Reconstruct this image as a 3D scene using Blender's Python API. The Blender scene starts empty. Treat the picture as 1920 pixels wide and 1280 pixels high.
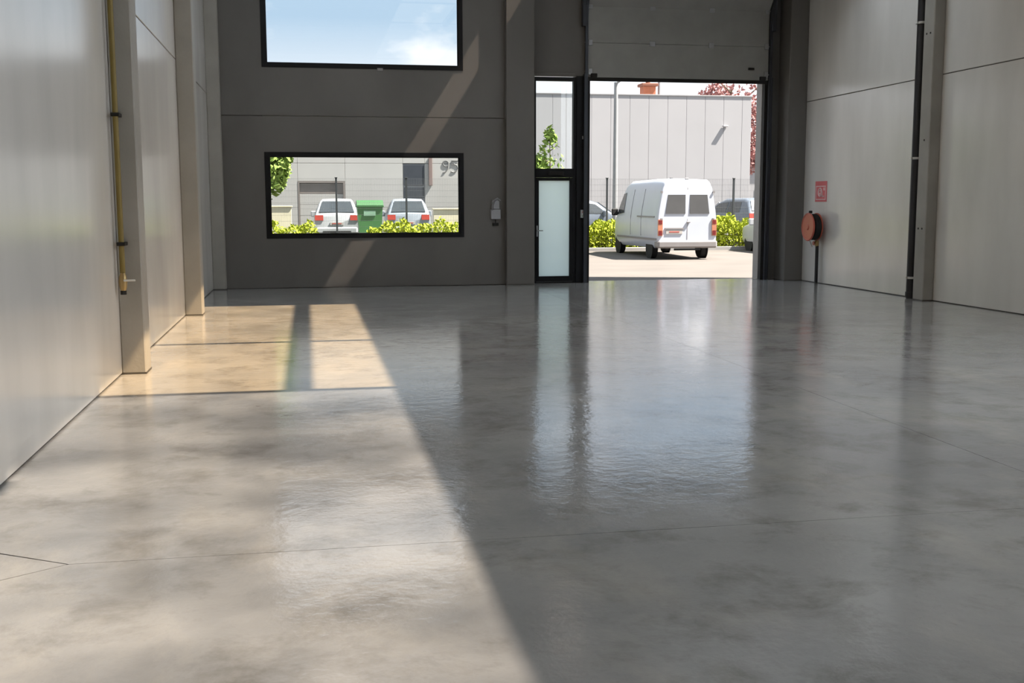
import bpy, bmesh, math, random
from mathutils import Vector, Matrix
random.seed(7)
sc = bpy.context.scene
C = sc.collection

# ------------------------------------------------------------------ camera
cam = bpy.data.cameras.new('camera')
cam.sensor_width = 36.0
cam.lens = 2054.66 * 36.0 / 1920.0
cam.clip_end = 600
cam_o = bpy.data.objects.new('camera', cam); C.objects.link(cam_o)
YAW, PITCH, ROLL = 0.18348, 0.12567, -0.00252
fw = Vector((math.sin(YAW)*math.cos(PITCH), math.cos(YAW)*math.cos(PITCH), -math.sin(PITCH)))
rt = Vector((math.cos(YAW), -math.sin(YAW), 0)); up = rt.cross(fw)
r2 = math.cos(ROLL)*rt + math.sin(ROLL)*up
u2 = -math.sin(ROLL)*rt + math.cos(ROLL)*up
cam_o.matrix_world = Matrix(((r2.x, u2.x, -fw.x, 0), (r2.y, u2.y, -fw.y, 0), (r2.z, u2.z, -fw.z, 1.75), (0, 0, 0, 1)))
sc.camera = cam_o

# ------------------------------------------------------------------ view, sampling
sc.view_settings.view_transform = 'Standard'
sc.view_settings.look = 'None'
sc.view_settings.gamma = 1.0
sc.view_settings.exposure = 1.0
sc.view_settings.use_curve_mapping = False
sc.cycles.use_denoising = True
sc.cycles.max_bounces = 10
sc.cycles.diffuse_bounces = 6
sc.cycles.glossy_bounces = 4
sc.cycles.transparent_max_bounces = 16
sc.cycles.sample_clamp_indirect = 6.0
sc.cycles.caustics_reflective = False
sc.cycles.caustics_refractive = False

# ------------------------------------------------------------------ sky: blue with broken cumulus, hazy towards the horizon
SKY = 0.63
world = bpy.data.worlds.new('sky'); sc.world = world; world.use_nodes = True
wt = world.node_tree; wt.nodes.clear()
def wn(t): return wt.nodes.new(t)
wo = wn('ShaderNodeOutputWorld'); bg = wn('ShaderNodeBackground'); tc = wn('ShaderNodeTexCoord')
sep = wn('ShaderNodeSeparateXYZ'); wt.links.new(tc.outputs['Generated'], sep.inputs[0])
mp = wn('ShaderNodeMapping'); mp.inputs['Scale'].default_value = (9.0, 9.0, 16.0); mp.inputs['Location'].default_value = (8.18, 4.4, 1.7)
wt.links.new(tc.outputs['Generated'], mp.inputs[0])
nz = wn('ShaderNodeTexNoise'); nz.inputs['Scale'].default_value = 1.0; nz.inputs['Detail'].default_value = 7; nz.inputs['Roughness'].default_value = 0.52
wt.links.new(mp.outputs[0], nz.inputs['Vector'])
cr = wn('ShaderNodeValToRGB'); cr.color_ramp.elements[0].position = 0.43; cr.color_ramp.elements[1].position = 0.60
wt.links.new(nz.outputs[0], cr.inputs[0])
hz = wn('ShaderNodeMapRange'); hz.inputs['From Min'].default_value = 0.08; hz.inputs['From Max'].default_value = 0.16
hz.inputs['To Min'].default_value = 1.0; hz.inputs['To Max'].default_value = 0.0
wt.links.new(sep.outputs[2], hz.inputs['Value'])
mxm = wn('ShaderNodeMath'); mxm.operation = 'MAXIMUM'
wt.links.new(cr.outputs[0], mxm.inputs[0]); wt.links.new(hz.outputs[0], mxm.inputs[1])
mixc = wn('ShaderNodeMix'); mixc.data_type = 'RGBA'
mixc.inputs['A'].default_value = (0.48, 0.63, 0.80, 1); mixc.inputs['B'].default_value = (0.95, 0.96, 1.0, 1)
wt.links.new(mxm.outputs[0], mixc.inputs['Factor'])
wt.links.new(mixc.outputs['Result'], bg.inputs[0]); bg.inputs[1].default_value = SKY
wt.links.new(bg.outputs[0], wo.inputs[0])

# ------------------------------------------------------------------ sun: high, from the right and slightly behind the camera
S = Vector((0.63, -0.20, 1.0)).normalized()
sun = bpy.data.lights.new('sun', 'SUN'); sun.energy = 12.0; sun.angle = math.radians(0.55); sun.color = (1.0, 0.93, 0.84)
sun_o = bpy.data.objects.new('sun', sun); C.objects.link(sun_o)
sun_o.rotation_euler = S.to_track_quat('Z', 'Y').to_euler(); sun_o.location = (30, -10, 50)

# ================================================================== materials
MATS = {}
def pmat(name, col, rough=0.6, metal=0.0, spec=0.5, var=0.0, scale=3.0, bump=0.0, bscale=40.0, stretch=(1, 1, 1), coords='pos', emis=None, coat=0.0):
    """procedural principled material: base colour broken up by noise"""
    if name in MATS: return MATS[name]
    m = bpy.data.materials.new(name); m.use_nodes = True; t = m.node_tree
    b = t.nodes['Principled BSDF']
    b.inputs['Roughness'].default_value = rough; b.inputs['Metallic'].default_value = metal
    b.inputs['Specular IOR Level'].default_value = spec
    b.inputs['Base Color'].default_value = (*col, 1)
    if coat: b.inputs['Coat Weight'].default_value = coat; b.inputs['Coat Roughness'].default_value = 0.05
    g = t.nodes.new('ShaderNodeNewGeometry'); mpn = t.nodes.new('ShaderNodeMapping'); mpn.inputs['Scale'].default_value = stretch
    if coords == 'pos': t.links.new(g.outputs['Position'], mpn.inputs[0])
    else:
        tcn = t.nodes.new('ShaderNodeTexCoord'); t.links.new(tcn.outputs['Object'], mpn.inputs[0])
    n = t.nodes.new('ShaderNodeTexNoise'); n.inputs['Scale'].default_value = scale; n.inputs['Detail'].default_value = 6
    t.links.new(mpn.outputs[0], n.inputs['Vector'])
    v = var if var else 0.06
    mx = t.nodes.new('ShaderNodeMix'); mx.data_type = 'RGBA'
    mx.inputs['A'].default_value = (*[max(0, c*(1-v)) for c in col], 1); mx.inputs['B'].default_value = (*[min(1, c*(1+v)) for c in col], 1)
    rp = t.nodes.new('ShaderNodeMapRange'); rp.inputs['From Min'].default_value = .3; rp.inputs['From Max'].default_value = .7
    t.links.new(n.outputs[0], rp.inputs['Value']); t.links.new(rp.outputs[0], mx.inputs['Factor']); t.links.new(mx.outputs['Result'], b.inputs['Base Color'])
    if bump:
        n2 = t.nodes.new('ShaderNodeTexNoise'); n2.inputs['Scale'].default_value = bscale; n2.inputs['Detail'].default_value = 3
        t.links.new(mpn.outputs[0], n2.inputs['Vector'])
        bm_ = t.nodes.new('ShaderNodeBump'); bm_.inputs['Strength'].default_value = bump; bm_.inputs['Distance'].default_value = .02
        t.links.new(n2.outputs[0], bm_.inputs['Height']); t.links.new(bm_.outputs[0], b.inputs['Normal'])
    if emis:
        b.inputs['Emission Color'].default_value = (*emis[0], 1); b.inputs['Emission Strength'].default_value = emis[1]
    MATS[name] = m; return m

def glass_mat(name, tint=(0.93, 0.95, 0.95), refl=0.08, grough=0.0):
    m = bpy.data.materials.new(name); m.use_nodes = True; t = m.node_tree; t.nodes.clear()
    o = t.nodes.new('ShaderNodeOutputMaterial'); tr = t.nodes.new('ShaderNodeBsdfTransparent'); gl = t.nodes.new('ShaderNodeBsdfGlossy')
    tr.inputs[0].default_value = (*tint, 1); gl.inputs['Roughness'].default_value = grough
    fr = t.nodes.new('ShaderNodeFresnel'); fr.inputs[0].default_value = 1.45
    mm = t.nodes.new('ShaderNodeMath'); mm.operation = 'MULTIPLY'; mm.inputs[1].default_value = refl/0.04*0.5
    t.links.new(fr.outputs[0], mm.inputs[0])
    mx = t.nodes.new('ShaderNodeMixShader'); t.links.new(mm.outputs[0], mx.inputs[0]); t.links.new(tr.outputs[0], mx.inputs[1]); t.links.new(gl.outputs[0], mx.inputs[2])
    t.links.new(mx.outputs[0], o.inputs[0]); MATS[name] = m; return m

def sheet_mat(name, tcol, trans_w, dcol, diff_w, patch_dim=0.0):
    """roof light sheet: part of the light goes straight through (tinted), part is scattered"""
    m = bpy.data.materials.new(name); m.use_nodes = True; t = m.node_tree; t.nodes.clear()
    o = t.nodes.new('ShaderNodeOutputMaterial'); tr = t.nodes.new('ShaderNodeBsdfTransparent'); tl = t.nodes.new('ShaderNodeBsdfTranslucent')
    tr.inputs[0].default_value = (*[c*trans_w for c in tcol], 1); tl.inputs[0].default_value = (*[c*diff_w for c in dcol], 1)
    if patch_dim:   # soft patches in the tint, added to make the sunlight below uneven
        g_ = t.nodes.new('ShaderNodeNewGeometry'); n_ = t.nodes.new('ShaderNodeTexNoise'); n_.inputs['Scale'].default_value = .75; n_.inputs['Detail'].default_value = 4
        t.links.new(g_.outputs['Position'], n_.inputs['Vector'])
        x_ = t.nodes.new('ShaderNodeMix'); x_.data_type = 'RGBA'; r_ = t.nodes.new('ShaderNodeMapRange'); r_.inputs['From Min'].default_value = .38; r_.inputs['From Max'].default_value = .60
        t.links.new(n_.outputs[0], r_.inputs['Value']); t.links.new(r_.outputs[0], x_.inputs['Factor'])
        x_.inputs['A'].default_value = (*[c*trans_w*patch_dim for c in tcol], 1); x_.inputs['B'].default_value = (*[c*trans_w for c in tcol], 1)
        t.links.new(x_.outputs['Result'], tr.inputs[0])
    mx = t.nodes.new('ShaderNodeAddShader')
    t.links.new(tr.outputs[0], mx.inputs[0]); t.links.new(tl.outputs[0], mx.inputs[1]); t.links.new(mx.outputs[0], o.inputs[0])
    MATS[name] = m; return m

def floor_mat():
    m = bpy.data.materials.new('polished_concrete'); m.use_nodes = True; t = m.node_tree; L = t.links.new
    b = t.nodes['Principled BSDF']; g = t.nodes.new('ShaderNodeNewGeometry')
    def noise(scale, det=6, st=(1, 1, 1), rough=.55, dist=0.0):
        mpn = t.nodes.new('ShaderNodeMapping'); mpn.inputs['Scale'].default_value = st; L(g.outputs['Position'], mpn.inputs[0])
        n = t.nodes.new('ShaderNodeTexNoise'); n.inputs['Scale'].default_value = scale; n.inputs['Detail'].default_value = det
        n.inputs['Roughness'].default_value = rough; n.inputs['Distortion'].default_value = dist
        L(mpn.outputs[0], n.inputs['Vector']); return n.outputs[0]
    def rng(src, a, b_, c, d):
        r = t.nodes.new('ShaderNodeMapRange'); r.inputs['From Min'].default_value = a; r.inputs['From Max'].default_value = b_
        r.inputs['To Min'].default_value = c; r.inputs['To Max'].default_value = d; L(src, r.inputs['Value']); return r.outputs[0]
    def mix(fac, A, B):
        x = t.nodes.new('ShaderNodeMix'); x.data_type = 'RGBA'; L(fac, x.inputs['Factor'])
        for k, q in (('A', A), ('B', B)):
            if isinstance(q, tuple): x.inputs[k].default_value = (*q, 1)
            else: L(q, x.inputs[k])
        return x.outputs['Result']
    c1 = mix(rng(noise(.55, 7, rough=.65), .35, .68, 0, 1), (0.30, 0.303, 0.312), (0.42, 0.418, 0.415))
    c2 = mix(rng(noise(1.7, 8, rough=.68, dist=.25), .50, .70, 0, .75), c1, (0.185, 0.178, 0.168))
    c3 = mix(rng(noise(1.1, 8, (1, .6, 1), rough=.66, dist=.2), .52, .74, 0, .55), c2, (0.52, 0.495, 0.45))
    c4 = mix(rng(noise(30, 4), .60, .75, 0, .22), c3, (0.24, 0.23, 0.22))
    L(c4, b.inputs['Base Color'])
    rr = rng(noise(1.3, 6, dist=1.0), .3, .7, .06, .14); L(rr, b.inputs['Roughness'])
    b.inputs['Specular IOR Level'].default_value = .55
    bp = t.nodes.new('ShaderNodeBump'); bp.inputs['Strength'].default_value = .22; bp.inputs['Distance'].default_value = .01
    L(noise(9, 3), bp.inputs['Height'])
    bp2 = t.nodes.new('ShaderNodeBump'); bp2.inputs['Strength'].default_value = .09; bp2.inputs['Distance'].default_value = .01
    L(noise(30, 3), bp2.inputs['Height']); L(bp.outputs[0], bp2.inputs['Normal'])
    L(bp2.outputs[0], b.inputs['Normal'])
    MATS['floor'] = m; return m

M_floor = floor_mat()
M_joint = pmat('joint_filler', (0.07, 0.066, 0.06), .8)
M_panel = pmat('smooth_concrete_panel', (0.69, 0.675, 0.645), .20, spec=.8, var=.10, scale=.9, stretch=(1.2, 1.2, .35))
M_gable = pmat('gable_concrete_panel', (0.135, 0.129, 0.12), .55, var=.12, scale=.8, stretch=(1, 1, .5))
M_col = pmat('column_concrete', (0.32, 0.307, 0.28), .6, var=.10, scale=1.6, bump=.08, bscale=30)
M_ceil = pmat('roof_deck_paint', (0.42, 0.42, 0.41), .6)
M_black = pmat('black_aluminium', (0.008, 0.009, 0.011), .5, spec=.2)
M_track = pmat('dark_galvanised_track', (0.05, 0.055, 0.065), .45, metal=.6)
M_gate = pmat('grey_door_section', (0.30, 0.30, 0.285), .5, coords='obj')
M_rubber = pmat('black_rubber', (0.012, 0.012, 0.012), .8)
M_steel = pmat('zinc_steel', (0.35, 0.35, 0.36), .4, metal=.7)
M_yellow = pmat('yellow_gas_paint', (0.20, 0.145, 0.03), .5, coords='obj')
M_brass = pmat('brass', (0.42, 0.30, 0.14), .4, metal=.8)
M_pale = pmat('pale_plastic', (0.62, 0.61, 0.58), .5)
M_red = pmat('red_enamel', (0.47, 0.10, 0.06), .3, spec=.5)
M_signred = pmat('sign_red', (0.62, 0.13, 0.14), .5)
M_signpink = pmat('sign_faded_white', (0.72, 0.52, 0.52), .5)
M_pvc = pmat('black_pvc_pipe', (0.014, 0.014, 0.018), .45)
M_glass = glass_mat('window_glass')
M_frost = sheet_mat('frosted_glass', (0.9, 1, .98), .16, (0.86, 0.94, 0.94), .86)
M_clear = sheet_mat('clear_roof_sheet', (1.0, .87, .69), .66, (1, .96, .9), .08)
M_dim = sheet_mat('dimming_roof_sheet', (1.0, .955, .90), .50, (1, .96, .9), .08, patch_dim=.62)  # tint dimmed and mottled to weaken the sunlight on the near floor
M_end = sheet_mat('gable_roof_sheet', (1.0, .93, .86), .50, (1, .96, .9), .08)
M_opal = sheet_mat('opal_fill_sheet', (1, 1, 1), .02, (0.86, .925, 1.0), .97)  # for the added fill glazing and roof lights, unseen by the camera
# outside
M_pave = pmat('sunlit_concrete_paving', (0.115, 0.102, 0.09), .85, var=.10, scale=.7)
M_asph = pmat('car_park_surface', (0.119, 0.112, 0.105), .85, var=.1, scale=.6)
M_clad = pmat('light_grey_cladding', (0.343, 0.3395, 0.35), .5, var=.03, scale=.5)
M_clad2 = pmat('pale_concrete_facade', (0.35, 0.343, 0.3325), .6, var=.04, scale=.6)
M_joint2 = pmat('grey_cladding_joint', (0.35, 0.35, 0.357), .6)
M_cap = pmat('grey_coping', (0.21, 0.21, 0.217), .5)
M_reveal = pmat('light_reveal', (0.294, 0.287, 0.28), .6)
M_plinth = pmat('pale_yellow_render', (0.595, 0.546, 0.392), .8)
M_taupe = pmat('taupe_shutter', (0.161, 0.14, 0.1295), .6)
M_dkwin = pmat('dark_tinted_window', (0.045, 0.05, 0.06), .2, spec=.5)
M_brick = pmat('orange_brick', (0.322, 0.105, 0.0525), .8, var=.15, scale=4)
M_brickdk = pmat('dark_terracotta', (0.154, 0.056, 0.0315), .8)
M_leaf = pmat('hedge_leaves', (0.32, 0.37, 0.04), .9, spec=.1, var=.25, scale=6)
M_leaf2 = pmat('tree_leaves', (0.22, 0.31, 0.08), .9, spec=.1, var=.3, scale=5)
M_redleaf = pmat('copper_leaves', (0.38, 0.2, 0.19), .9, spec=.1, var=.25, scale=4)
M_bark = pmat('bark', (0.12, 0.09, 0.06), .9, var=.2, scale=8)
M_fence = pmat('anthracite_fence', (0.03, 0.034, 0.038), .5)
M_wire = pmat('grey_wire', (0.16, 0.165, 0.17), .5)
M_lamp = pmat('pale_lamp_post', (0.252, 0.259, 0.266), .5)
M_vanw = pmat('van_white_paint', (0.50, 0.535, 0.61), .3, spec=.5, var=.02)
M_carw = pmat('car_white_paint', (0.406, 0.42, 0.434), .3, spec=.5, var=.02)
M_carb = pmat('car_blue_grey_paint', (0.14, 0.168, 0.21), .3, spec=.5, var=.03)
M_carg = pmat('car_silver_paint', (0.252, 0.28, 0.322), .3, spec=.5, var=.03)
M_cglass = pmat('vehicle_glass', (0.05, 0.058, 0.066), .12, spec=.6)
M_vglass = pmat('van_rear_glass', (0.084, 0.084, 0.084), .15, spec=.5)
M_bump = pmat('grey_bumper_plastic', (0.231, 0.217, 0.217), .6)
M_tyre = pmat('tyre_rubber', (0.012, 0.012, 0.013), .85)
M_rim = pmat('rim_silver', (0.34, 0.34, 0.35), .4, metal=.4)
M_tail = pmat('tail_light_red', (0.364, 0.042, 0.028), .25)
M_taild = pmat('tail_light_dark_red', (0.16, 0.012, 0.012), .25)
M_amber = pmat('tail_light_amber', (0.49, 0.196, 0.112), .25)
M_plate = pmat('number_plate', (0.462, 0.434, 0.406), .5)
M_platered = pmat('plate_red_characters', (0.45, 0.08, 0.06), .5)
M_green = pmat('green_container_plastic', (0.063, 0.21, 0.0595), .45)
M_sticker = pmat('pale_green_sticker', (0.21, 0.364, 0.252), .5)
M_greenlid = pmat('green_container_lid', (0.0385, 0.14, 0.042), .45)
M_logo = pmat('dark_grey_lettering', (0.14, 0.14, 0.14), .6)
M_pink = pmat('rust_pink_sign', (0.175, 0.126, 0.1155), .6)

# ================================================================== mesh helpers
class MB:
    def __init__(s): s.bm = bmesh.new()
    def verts(s, pts): return [s.bm.verts.new(p) for p in pts]
    def face(s, vs):
        try: s.bm.faces.new(vs)
        except ValueError: pass
    def box(s, x0, x1, y0, y1, z0, z1, ch=0.0):
        bm2 = bmesh.new()
        bmesh.ops.create_cube(bm2, size=1.0)
        for v in bm2.verts:
            v.co = Vector(((x0+x1)/2 + v.co.x*(x1-x0), (y0+y1)/2 + v.co.y*(y1-y0), (z0+z1)/2 + v.co.z*(z1-z0)))
        if ch: bmesh.ops.bevel(bm2, geom=bm2.edges[:], offset=ch, segments=1, affect='EDGES')
        s._merge(bm2); return s
    def _merge(s, b2):
        m = {}
        for v in b2.verts: m[v] = s.bm.verts.new(v.co)
        for f in b2.faces: s.face([m[v] for v in f.verts])
        b2.free()
    def prism(s, poly, axis, a, b):
        """polygon in the two other axes (cyclic order x,y / x,z / y,z), extruded along axis from a to b"""
        def P(q, h):
            return {'x': (h, q[0], q[1]), 'y': (q[0], h, q[1]), 'z': (q[0], q[1], h)}[axis]
        v0 = s.verts([P(q, a) for q in poly]); v1 = s.verts([P(q, b) for q in poly]); n = len(poly)
        s.face(v0[::-1]); s.face(v1)
        for i in range(n): s.face([v0[i], v0[(i+1) % n], v1[(i+1) % n], v1[i]])
        return s
    def ring(s, outer, inner, axis, a, b):
        """rectangular frame (x0,x1,z0,z1) minus inner rect, extruded along axis"""
        o, i = outer, inner
        for r in ((o[0], o[1], o[2], i[2]), (o[0], o[1], i[3], o[3]), (o[0], i[0], i[2], i[3]), (i[1], o[1], i[2], i[3])):
            if axis == 'y': s.box(r[0], r[1], a, b, r[2], r[3])
            elif axis == 'x': s.box(a, b, r[0], r[1], r[2], r[3])
            else: s.box(r[0], r[1], r[2], r[3], a, b)
        return s
    def holed(s, outer, hole, a, b):
        """a slab in the xz plane with one rectangular hole, one closed mesh, y from a to b"""
        X = [outer[0], hole[0], hole[1], outer[1]]; Z = [outer[2], hole[2], hole[3], outer[3]]
        V = {}
        for k, y in ((0, a), (1, b)):
            for i in range(4):
                for j in range(4): V[i, j, k] = s.bm.verts.new((X[i], y, Z[j]))
        for i in range(3):
            for j in range(3):
                if i == 1 and j == 1: continue
                for k in (0, 1): s.face([V[i, j, k], V[i+1, j, k], V[i+1, j+1, k], V[i, j+1, k]])
        for i in range(3):
            for j in (0, 3): s.face([V[i, j, 0], V[i+1, j, 0], V[i+1, j, 1], V[i, j, 1]])
            for j in (0, 3): s.face([V[j, i, 0], V[j, i+1, 0], V[j, i+1, 1], V[j, i, 1]])
        for j in (1, 2):
            s.face([V[1, j, 0], V[2, j, 0], V[2, j, 1], V[1, j, 1]]); s.face([V[j, 1, 0], V[j, 2, 0], V[j, 2, 1], V[j, 1, 1]])
        return s
    def tube(s, pts, r, n=10, caps=True, radii=None):
        pts = [Vector(p) for p in pts]; rings = []
        for i, p in enumerate(pts):
            d = (pts[min(i+1, len(pts)-1)] - pts[max(i-1, 0)]).normalized()
            a = d.orthogonal().normalized() if i == 0 else (a - d*a.dot(d)).normalized()
            b = d.cross(a); rr = radii[i] if radii else r
            rings.append(s.verts([p + (a*math.cos(2*math.pi*k/n) + b*math.sin(2*math.pi*k/n))*rr for k in range(n)]))
        for i in range(len(rings)-1):
            for k in range(n): s.face([rings[i][k], rings[i][(k+1) % n], rings[i+1][(k+1) % n], rings[i+1][k]])
        if caps: s.face(rings[0][::-1]); s.face(rings[-1])
        return s
    def lathe(s, prof, c, axis='x', n=28):
        """profile [(along, radius)...] turned around an axis through c"""
        c = Vector(c); rings = []
        for (h, r) in prof:
            pts = []
            for k in range(n):
                a = 2*math.pi*k/n; ca, sa = r*math.cos(a), r*math.sin(a)
                pts.append(c + Vector({'x': (h, ca, sa), 'y': (ca, h, sa), 'z': (ca, sa, h)}[axis]))
            rings.append(s.verts(pts))
        for i in range(len(rings)-1):
            for k in range(n): s.face([rings[i][k], rings[i][(k+1) % n], rings[i+1][(k+1) % n], rings[i+1][k]])
        s.face(rings[0][::-1]); s.face(rings[-1]); return s
    def torus(s, c, R, r, axis='x', n=28, m=8):
        c = Vector(c); rings = []
        for k in range(n):
            a = 2*math.pi*k/n; ring = []
            for j in range(m):
                b = 2*math.pi*j/m; q = R + r*math.cos(b); h = r*math.sin(b)
                ring.append(c + Vector({'x': (h, q*math.cos(a), q*math.sin(a)), 'y': (q*math.cos(a), h, q*math.sin(a)), 'z': (q*math.cos(a), q*math.sin(a), h)}[axis]))
            rings.append(s.verts(ring))
        for k in range(n):
            for j in range(m): s.face([rings[k][j], rings[(k+1) % n][j], rings[(k+1) % n][(j+1) % m], rings[k][(j+1) % m]])
        return s
    def mesh(s, name, smooth=False):
        bmesh.ops.recalc_face_normals(s.bm, faces=s.bm.faces[:])
        me = bpy.data.meshes.new(name); s.bm.to_mesh(me); s.bm.free()
        if smooth:
            for p in me.polygons: p.use_smooth = True
        return me
    def build(s, name, mat, parent=None, smooth=False):
        me = s.mesh(name, smooth); me.materials.append(mat)
        o = bpy.data.objects.new(name, me); C.objects.link(o)
        if parent is not None:
            o.parent = parent
            if parent.get('_world'):   # geometry given in world coordinates
                off = Vector(parent['_world']); me.transform(Matrix.Translation(-off))
        if smooth:
            md = o.modifiers.new('edges', 'EDGE_SPLIT'); md.split_angle = math.radians(40)
        return o
def tag(o, label=None, cat=None, group=None, kind=None):
    if label: o['label'] = label
    if cat: o['category'] = cat
    if group: o['group'] = group
    if kind: o['kind'] = kind
    return o
def thing(name, loc, label, cat, group=None, rz=0.0, world=True):
    """Empty at the base of a thing; world=True: its parts are given in world coordinates (no rotation)"""
    o = bpy.data.objects.new(name, None); C.objects.link(o); o.location = loc; o.rotation_euler = (0, 0, rz)
    if world: o['_world'] = tuple(loc)
    return tag(o, label, cat, group)
def struct(mb, name, mat, label=None):
    o = mb.build(name, mat); return tag(o, label, None, None, 'structure')
def sub(o, name, mat, mb, smooth=False):
    """a child of a mesh part; geometry in the same coordinates as the part's thing"""
    r = o
    while r.parent is not None: r = r.parent
    me = mb.mesh(name, smooth)
    if r.get('_world'): me.transform(Matrix.Translation(-Vector(r['_world'])))
    me.materials.append(mat); q = bpy.data.objects.new(name, me); C.objects.link(q); q.parent = o
    return q

# ================================================================== dimensions of the hall
XL, XR, YB, YG, YR, ZC = -1.92, 10.93, 23.30, 23.62, -6.6, 7.6
FR = (-0.75, 5.50, 11.75, 17.82)                 # near faces of the frames
ZS = 3.95                                        # joint of the side panels

# ---- floor: slabs between saw cut joints
floor = struct(MB().box(XL-.3, XR+.3, YR-.3, YG+.45, -.30, -.012), 'floor', M_joint, 'glossy power floated grey concrete floor of the empty hall')
g = .0022
XM = 4.56; YJ = [YR, -.70, 5.50, 11.62, 17.74, 24.0]
ap = -1.19
for i in range(len(YJ)-1):
    y0, y1 = YJ[i]+g, YJ[i+1]-g
    MB().prism([(XM+g, y0), (XR+.1, y0), (XR+.1, y1), (XM+g, y1)], 'z', -.012, 0).build('slab', M_floor, floor)
    L = [(XL-.1, y0), (XM-g, y0), (XM-g, y1), (XL-.1, y1)]
    if i == 1: L = [(XL-.1, y0), (XM-g, y0), (XM-g, y1), (ap, y1), (XL-.1, y1-.58)]
    if i == 2: L = [(ap, y0), (XM-g, y0), (XM-g, y1), (XL-.1, y1), (XL-.1, y0+.54)]
    MB().prism(L, 'z', -.012, 0).build('slab', M_floor, floor)
MB().prism([(XL-.1, 5.50-.56), (ap-.01, 5.50), (XL-.1, 5.50+.52)], 'z', -.012, 0).build('slab', M_floor, floor)

# ---- side walls: a dark joint backing with precast panels set in front
def side_wall(name, x_in, sgn, label, glazed=()):
    xa, xb = sorted((x_in+sgn*.03, x_in+sgn*.30)); xc, xd = sorted((x_in, x_in+sgn*.16))
    ys = [YR, -.55, 5.70, 11.95, 18.02, 23.9]
    gl = [k for k in range(5) if k in glazed]
    m = MB()
    for i in range(5):
        y0, y1 = (YR-.3 if i == 0 else ys[i]), (24.0 if i == 4 else ys[i+1])
        if i in glazed: m.box(xa, xb, y0, y1, 0, GZ0-.02).box(xa, xb, y0, y1, GZ1+.02, ZC+.1).box(xa, xb, y0, y0+.28, GZ0-.02, GZ1+.02).box(xa, xb, y1-.28, y1, GZ0-.02, GZ1+.02)
        else: m.box(xa, xb, y0, y1, 0, ZC+.1)
    w = struct(m, name, M_joint, label)
    for i in range(5):
        rows = ((.012, GZ0), (GZ1, ZC)) if i in glazed else ((.012, ZS-.008), (ZS+.008, ZC))
        for z0, z1 in rows: MB().box(xc, xd, ys[i]+.006, ys[i+1]-.006, z0, z1, .006).build('wall_panel', M_panel, w)
        if i in glazed:
            for a, b in ((ys[i]+.006, ys[i]+.3), (ys[i+1]-.3, ys[i+1]-.006)): MB().box(xc, xd, a, b, GZ0, GZ1, .006).build('wall_panel', M_panel, w)
    return w
GZ0, GZ1 = 1.9, 7.0
side_wall('wall_left', XL, -1, 'pale smooth concrete panel wall along the left of the hall')
side_wall('wall_right', XR, 1, 'pale smooth concrete panel wall along the right of the hall', glazed=(1, 2))
# opal glazing added out of view in two right hand bays for fill light
for k, (y0, y1) in enumerate(((-.25, 5.40), (6.0, 11.65))):
    w = struct(MB().ring((y0, y1, GZ0, GZ1), (y0+.07, y1-.07, GZ0+.07, GZ1-.07), 'x', XR+.02, XR+.12), 'window_%d' % (20+k), M_black)
    for q in range(1, 5): MB().box(XR+.03, XR+.11, y0+(y1-y0)*q/5-.03, y0+(y1-y0)*q/5+.03, GZ0+.05, GZ1-.05).build('mullion', M_black, w)
    for q in range(5): MB().box(XR+.06, XR+.07, y0+(y1-y0)*q/5+.02, y0+(y1-y0)*(q+1)/5-.02, GZ0+.05, GZ1-.05).build('pane', M_opal, w)

# ---- gable wall with the windows and the gate
WU, WL = (-.83, 3.29, 4.50, 6.55), (-.83, 3.29, 1.03, 2.80)
wb = struct(MB().holed((XL, 4.80, 0, ZC+.1), (-.85, 3.31, .98, 6.60), YB+.03, YB+.07), 'wall_back', M_joint, 'dark concrete gable wall with two windows and the gate')
ZG = 3.53
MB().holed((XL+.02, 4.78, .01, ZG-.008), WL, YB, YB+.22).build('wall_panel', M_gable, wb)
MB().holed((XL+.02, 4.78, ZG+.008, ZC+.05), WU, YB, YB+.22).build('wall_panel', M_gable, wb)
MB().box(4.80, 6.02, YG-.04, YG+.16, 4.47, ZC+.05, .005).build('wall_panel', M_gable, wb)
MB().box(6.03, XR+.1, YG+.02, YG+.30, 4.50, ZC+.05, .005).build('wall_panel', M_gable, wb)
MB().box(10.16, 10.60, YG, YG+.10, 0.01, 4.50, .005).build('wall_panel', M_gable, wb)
MB().box(10.14, 11.2, YG+.10, YG+.40, 0.01, 4.50, .005).build('gate_reveal', M_reveal, wb)
MB().box(5.84, 6.04, YG+.10, YG+.40, 0.01, 4.50, .005).build('gate_reveal', M_reveal, wb)
# outer skin and parapet above, so that the building shades its own forecourt
MB().holed((XL-.3, 4.80, 0, 8.0), (-.90, 3.36, .95, 6.65), YB+.23, YG+.40).build('outer_skin', M_clad, wb)
MB().box(4.82, XR+.3, YG+.31, YG+.40, 4.50, 8.0).build('outer_skin', M_clad, wb)

# ---- rear wall and roof (behind and above the camera)
wf = struct(MB().box(XL-.3, XR+.3, YR-.30, YR-.03, 0, ZC+.1), 'wall_front', M_joint, 'darkened concrete panel wall closing the hall behind the viewer')
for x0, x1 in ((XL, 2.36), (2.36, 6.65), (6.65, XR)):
    for z0, z1 in ((.012, ZS-.008), (ZS+.008, ZC)): MB().box(x0+.006, x1-.006, YR-.03, YR, z0, z1, .005).build('wall_panel', M_gable, wf)  # dark colour put in to cut light bounced onto camera-facing sides

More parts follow.
